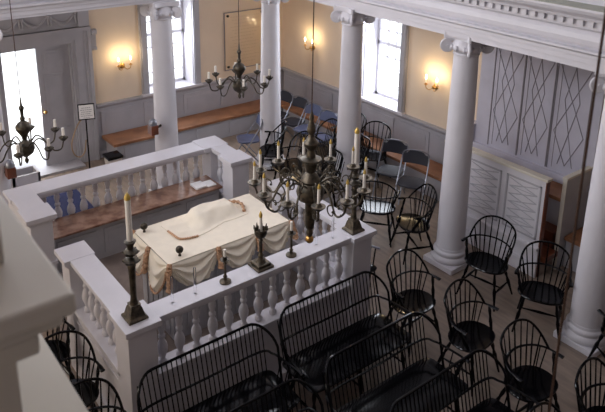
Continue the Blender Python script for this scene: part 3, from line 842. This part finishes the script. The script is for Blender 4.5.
# ------------------------------------------------------------------ spindle-back settees
def make_settee(L=1.33):
    o = thing('spindle_settee', (0, 0, 0), 'black settee', 'settee')
    kw = dict(smooth=True, world=False); h = L / 2
    sm = seat_mesh(MB(), .265, h - .02, 9, .03); sm.v = [(x, y, z + .05) for x, y, z in sm.v]; sm.build('seat', 'black', o, **kw)
    for x0, x1 in ((.18, .24), (-.15, -.22)):
        for y in (-h + .12, 0, h - .12):
            p, r = turned((x0, y, .47), (x1, y * 1.08, 0), LEG); MB().tube(p, r, 8).build('leg', 'black', o, **kw)
    for y in (-h + .12, 0, h - .12):
        p, r = turned((.20, y * 1.03, .19), (-.18, y * 1.03, .19), [.008, .012, .016, .012, .008]); MB().tube(p, r, 6).build('stretcher', 'black', o, **kw)
    def lean(z): return -.19 - .13 * (z - .44) / .54
    # back bow with rounded shoulders, springing from the seat ends
    pts = []
    rr = .20; zt = .97
    for k in range(4): pts.append((-.03 - .10 * k / 4, -h + .02 - .02 * k / 4, .44 + (zt - rr - .44) * k / 4))
    for k in range(9):
        a = PI / 2 * k / 8; z = zt - rr + rr * math.sin(a); f = math.sin(a)
        pts.append((-.13 * (1 - f) + lean(z) * f, -h + rr - rr * math.cos(a), z))
    full = pts + [(x, -y, z) for x, y, z in reversed(pts)]
    MB().tube(full, .0125, 8).build('back_bow', 'black', o, **kw)
    def topz(y):
        d = h - .02 - abs(y)
        return zt if d >= rr else zt - rr + math.sqrt(max(0, rr * rr - (rr - d) ** 2))
    # arm rail
    ap = [(.20, -h - .03, .67), (.10, -h - .02, .68), (-.05, -h + .0, .685), (-.16, -h + .03, .69), (lean(.69) - .0, -h + .12, .69), (lean(.69), 0, .69)]
    c = cr(ap, 6); c = c + [Vector((p.x, -p.y, p.z)) for p in reversed(c[:-1])]
    rs = [.013] * len(c); rs[0] = rs[-1] = .022; rs[1] = rs[-2] = .02
    MB().tube(c, rs, 8, .65).build('arm_rail', 'black', o, **kw)
    n = int(L / .047)
    for k in range(n):
        y = -h + .06 + (L - .12) * k / (n - 1); z = topz(y)
        MB().tube([(lean(.49), y * .985, .49), (lean(z), y, z)], [.0062, .0058], 5).build('spindle', 'black', o, **kw)
    for s in (1, -1):
        for x in (-.08, .03):
            MB().tube([(x, s * (h - .04), .49), (x, s * (h + .01), .68)], .0062, 5).build('spindle', 'black', o, **kw)
        p, r = turned((.12, s * (h - .05), .49), (.14, s * (h + .02), .67), [.012, .016, .02, .012, .018, .012]); MB().tube(p, r, 8).build('arm_post', 'black', o, **kw)
    return o
settee = make_settee()
for x, y, a, lb in ((-4.04, 2.38, 0, 'black spindle-back settee against the balustrade, left of two'),
                    (-4.04, 3.77, 0, 'black spindle-back settee against the balustrade, right of two'),
                    (-3.28, 3.68, 0, 'black spindle-back settee in the second row, behind gleaming armchair seat'),
                    (-3.27, 2.26, 0, 'black spindle-back settee at the left end of the second row'),
                    (-2.60, 3.74, 0, 'black spindle-back settee in the nearest row, gleam on its top rail'),
                    (-7.28, 5.80, -98, 'black spindle-back settee in the right aisle, nearer of two behind the chandelier'),
                    (-7.45, 6.50, -98, 'black spindle-back settee in the right aisle, farther of two, before the folding chairs')):
    place(settee, (x, y, 0), R(a), lb, 'black spindle-back settees')

# ------------------------------------------------------------------ folding chairs
def make_folding(mname, frame):
    o = thing('folding_chair', (0, 0, 0), 'folding chair', 'chair', 'metal folding chairs')
    kw = dict(smooth=True, world=False)
    for s in (1, -1):
        MB().tube(cr([(.20, .21 * s, 0), (.02, .21 * s, .38), (-.20, .205 * s, .74)], 4), .011, 6).build('front_leg', frame, o, **kw)
        MB().tube([(-.22, .19 * s, 0), (.14, .19 * s, .43)], .011, 6).build('rear_leg', frame, o, **kw)
    pts = [(-.19, -.205, .72), (-.205, -.20, .78)]
    for k in range(9):
        a = PI * k / 8; pts.append((-.21 - .01 * math.sin(a), -.20 * math.cos(a), .78 + .09 * math.sin(a) ** .7))
    pts += [(-.205, .20, .78), (-.19, .205, .72)]
    MB().tube(cr(pts, 3), .011, 6).build('top_rail', frame, o, **kw)
    vs = []; fs = []
    for j in range(5):
        for k in range(9):
            y = -.19 + .38 * k / 8; z = .66 + .045 * j * (1.05 if abs(k - 4) < 3 else .8)
            for d in (0, .012): vs.append((-.17 - .02 * j / 2 - .03 * (1 - (y / .19) ** 2) - d, y, z))
    for j in range(4):
        for k in range(8):
            a = (j * 9 + k) * 2; b = a + 2; c_ = a + 18; d_ = c_ + 2
            fs += [(a, b, d_, c_), (a + 1, c_ + 1, d_ + 1, b + 1)]
    for j in range(4):
        for k in (0, 8): a = (j * 9 + k) * 2; fs.append((a, a + 1, a + 19, a + 18))
    for k in range(8):
        for j in (0, 4): a = (j * 9 + k) * 2; fs.append((a, a + 2, a + 3, a + 1))
    MB().add(vs, fs).build('backrest', mname, o, **kw)
    seat_mesh(MB(), .19, .19, 4).build('seat', mname, o, **kw)
    return o
fg = make_folding('fold', 'steel'); fbl = make_folding('foldblue', 'steel')
for p, x, y, a, lb in ((fg, -6.72, 7.04, -62, 'grey folding chair against right wall, left of the pair by the third column'),
                       (fg, -6.25, 7.0, -62, 'grey folding chair against right wall, right one of the pair by the third column'),
                       (fbl, -8.84, 7.06, -80, 'blue-grey folding chair between far corner column and second column, left of the bright two'),
                       (fbl, -8.40, 7.04, -80, 'blue-grey folding chair just left of the second column'),
                       (fg, -9.28, 7.1, -80, 'dark folding chair in the shadowy far corner, right one'),
                       (fg, -9.74, 7.08, -80, 'dark folding chair in the shadowy far corner, left one'),
                       (fbl, -9.08, 5.98, -115, 'blue-grey folding chair standing alone left of the far corner column')):
    place(p, (x, y, 0), R(a), lb, 'metal folding chairs')

# ------------------------------------------------------------------ wall sconces
def sconce(loc, n, s, lb):
    x, y, z = loc; n = Vector(n); e = Vector((0, 0, 1)).cross(n)
    o = thing('wall_sconce', loc, lb, 'sconce', 'twin-candle brass wall sconces')
    c = Vector(loc)
    MB().lathe([(.05, .0), (.05, .008), (.035, .02), (.012, .03), (.012, .05), (.03, .065), (.02, .085), (.004, .09)], c, 16, n).build('backplate', 'brass', o, smooth=True)
    for k in (-1, 1):
        a = cr([c + n * .06, c + n * .10 + e * .05 * k - Vector((0, 0, .045)), c + n * .12 + e * .10 * k - Vector((0, 0, .02)), c + n * .12 + e * .11 * k + Vector((0, 0, .03))], 6)
        p = a[-1]
        ao = MB().tube(a, .007, 6).build('arm', 'brass', o, smooth=True)
        MB().lathe([(.008, -.01), (.03, .0), (.034, .008), (.014, .01), (.012, .03)], p, 12).build('drip_pan', 'brass', ao, smooth=True)
        MB().lathe([(.011, .02), (.010, .09)], p, 10).build('candle', 'candle', ao, smooth=True)
        MB().lathe([(.008, .09), (.016, .11), (.013, .13), (.002, .165)], p, 10).build('flame_bulb', 'flame', ao, smooth=True)
        l = bpy.data.lights.new('flame_light', 'POINT'); l.energy = 1.7 * s; l.color = (1, .76, .45); l.shadow_soft_size = .03
        lo = bpy.data.objects.new('flame_light', l); col.objects.link(lo); lo.parent = ao; lo.location = p + Vector((0, 0, .2)) + n * .05 - Vector(loc)
sconce((XW, 4.52, 1.58), (1, 0, 0), 1, 'lit twin-candle brass sconce on the far left wall beside the doorway')
sconce((-9.82, YN, 1.60), (0, -1, 0), 1, 'lit twin-candle brass sconce near the far corner, crossed by a rod')
sconce((-6.74, YN, 1.62), (0, -1, 0), 1.2, 'lit twin-candle brass sconce between the right window and third column')

# ------------------------------------------------------------------ wall tablet
tbt = thing('wall_tablet', (XW, 7.05, 1.7), 'large buff inscribed tablet with dark corner bolts on far wall', 'tablet')
MB().box(XW, XW + .025, 6.60, 7.50, 1.14, 2.26).build('panel', 'tablet', tbt, bevel=.004)
m = MB()
for k in range(15):
    z = 2.16 - k * .065; a = 6.72 + .04 * ((k * 37) % 3); b = 7.38 - .05 * ((k * 53) % 4); yq = a
    while yq < b:
        q = yq + .03 + .035 * random.random(); m.box(XW + .025, XW + .027, yq, min(q, b), z, z + .014); yq = q + .018
m.build('inscription', 'tabline', tbt)
m = MB().box(XW + .02, XW + .03, 6.58, 7.52, 2.255, 2.27).box(XW + .02, XW + .03, 6.58, 7.52, 1.13, 1.145).box(XW + .02, XW + .03, 6.58, 6.592, 1.13, 2.27)
m.build('edge_rim', 'greydk', tbt)
for y, z in ((6.66, 2.20), (7.44, 2.20), (6.66, 1.20), (7.44, 1.20)):
    MB().lathe([(.025, 0), (.025, .02), (.012, .03)], (XW + .025, y, z), 12, (1, 0, 0)).build('bolt', 'dbronze', tbt, smooth=True)

# ------------------------------------------------------------------ sign stand, rope, bin, boxes, carpet by the door
sg = thing('sign_stand', (-10.25, 3.62, 0), 'black sign stand holding a white notice beside the closed door leaf', 'sign')
MB().lathe([(.13, 0), (.13, .012), (.02, .02), (.012, .04), (.011, 1.06)], (-10.25, 3.62, 0), 16).build('pole', 'black', sg, smooth=True)
sv = MB().box(-.012, .012, -.13, .13, -.13, .13); sb = sv.build('sign_frame', 'black', sg, world=False); sb.location = (.02, .01, 1.09); sb.rotation_euler = (0, R(-15), R(-20))
sf = MB().box(.012, .015, -.115, .115, -.112, .112).build('notice', 'paper', sb, world=False)
m = MB()
for k, (a, b) in enumerate(((-.07, .07), (-.095, .09), (-.08, .085), (-.09, .06), (-.09, .09), (-.05, .05))):
    yq = a
    while yq < b:
        q = min(b, yq + .015 + .02 * random.random()); m.box(.015, .0155, yq, q, .058 - k * .032, .068 - k * .032); yq = q + .008
m.build('lettering', 'ink', sb, world=False)
rp = thing('hanging_rope', (-10.35, 3.5, .6), 'looped tan rope hanging between the sign stand and the door leaf', 'rope')
MB().tube(cr([(-10.25, 3.60, 1.02), (-10.33, 3.50, .85), (-10.37, 3.40, .55), (-10.35, 3.42, .36), (-10.30, 3.50, .31), (-10.27, 3.57, .40), (-10.26, 3.60, .6)], 6), .010, 8).build('rope', 'rope', rp, smooth=True)
bn = thing('waste_bin', (-10.05, 4.02, 0), 'pale bin with a black lid at the end of the wall bench', 'bin')
MB().add([(-10.05 + a * s, 3.95 + b * s, z) for s, z in ((.09, 0), (.115, .28)) for a, b in ((-1, -1), (1, -1), (1, 1), (-1, 1))],
         [(3, 2, 1, 0), (4, 5, 6, 7)] + [(k, (k + 1) % 4, 4 + (k + 1) % 4, 4 + k) for k in range(4)]).build('body', 'warmwhite', bn, bevel=.01)
MB().box(-10.18, -9.92, 3.82, 4.08, .28, .33).build('lid', 'black', bn, bevel=.01)
def alms(x, y, z, lb):
    o = thing('alms_box', (x, y, z), lb, 'box', 'wooden boxes on the columns')
    MB().box(x - .07, x + .07, y - .055, y + .055, z, z + .14).build('body', 'boxwood', o, bevel=.006)
    cc = Vector((-8.78, 4.31 if y > 3 else 1.86, z + .05)); MB().tube([(x, y, z + .05), Vector((x, y, z + .05)).lerp(cc, .72)], .018, 8).build('bracket', 'dbronze', o)
    MB().lathe([(.06, 0), (.062, .02), (.055, .06), (.03, .09), (.003, .10)], (x, y, z + .14), 16).build('domed_top', 'steel', o, smooth=True)
alms(-8.55, 3.99, 1.17, 'small dark red wooden box with shiny domed top on the left middle column')
alms(-8.55, 1.99, 1.05, 'small dark red wooden box on the leftmost column beside the doorway')
cr8 = thing('open_crate', (-9.0, 2.27, 0), 'pale open-topped box standing just inside the doorway', 'box')
m = MB().box(-9.12, -8.88, 2.12, 2.42, 0, .03)
m.box(-9.14, -9.11, 2.08, 2.44, 0, .88).box(-8.89, -8.86, 2.08, 2.44, 0, .88).box(-9.14, -8.86, 2.08, 2.11, 0, .879).box(-9.14, -8.86, 2.41, 2.44, 0, .879)
m.build('box_sides', 'white', cr8)
tag(MB().box(-9.95, -7.66, 2.05, 3.22, .001, .014).build('floor_rug', 'blue'), 'deep blue rug behind the far balustrade, inside the doorway', 'rug')

# slim black stool between the right pier and the armchairs
st = thing('small_stand', (-4.67, 4.68, 0), 'slim black stand with short crossbar beside the right pier, at the pew end', 'stand')
MB().lathe([(.03, .66), (.055, .68), (.06, .70), (.04, .715)], (-4.67, 4.68, 0), 16).build('shelf', 'black', st, smooth=True)
for k in range(3):
    a = 2 * PI * k / 3 + 1.0; MB().tube([(-4.67 + .03 * math.cos(a), 4.68 + .03 * math.sin(a), .67), (-4.67 + .15 * math.cos(a), 4.68 + .15 * math.sin(a), 0)], .011, 7).build('leg', 'black', st, smooth=True)
for d in (-.03, .02): MB().tube([(-4.68 + d, 4.68 + d * .4, .70), (-4.66 + d, 4.69 + d * .4, .95)], .008, 7).build('post', 'black', st, smooth=True)
MB().tube([(-4.73, 4.665, .955), (-4.60, 4.72, .955)], .013, 8).build('crossbar', 'steel', st, smooth=True)
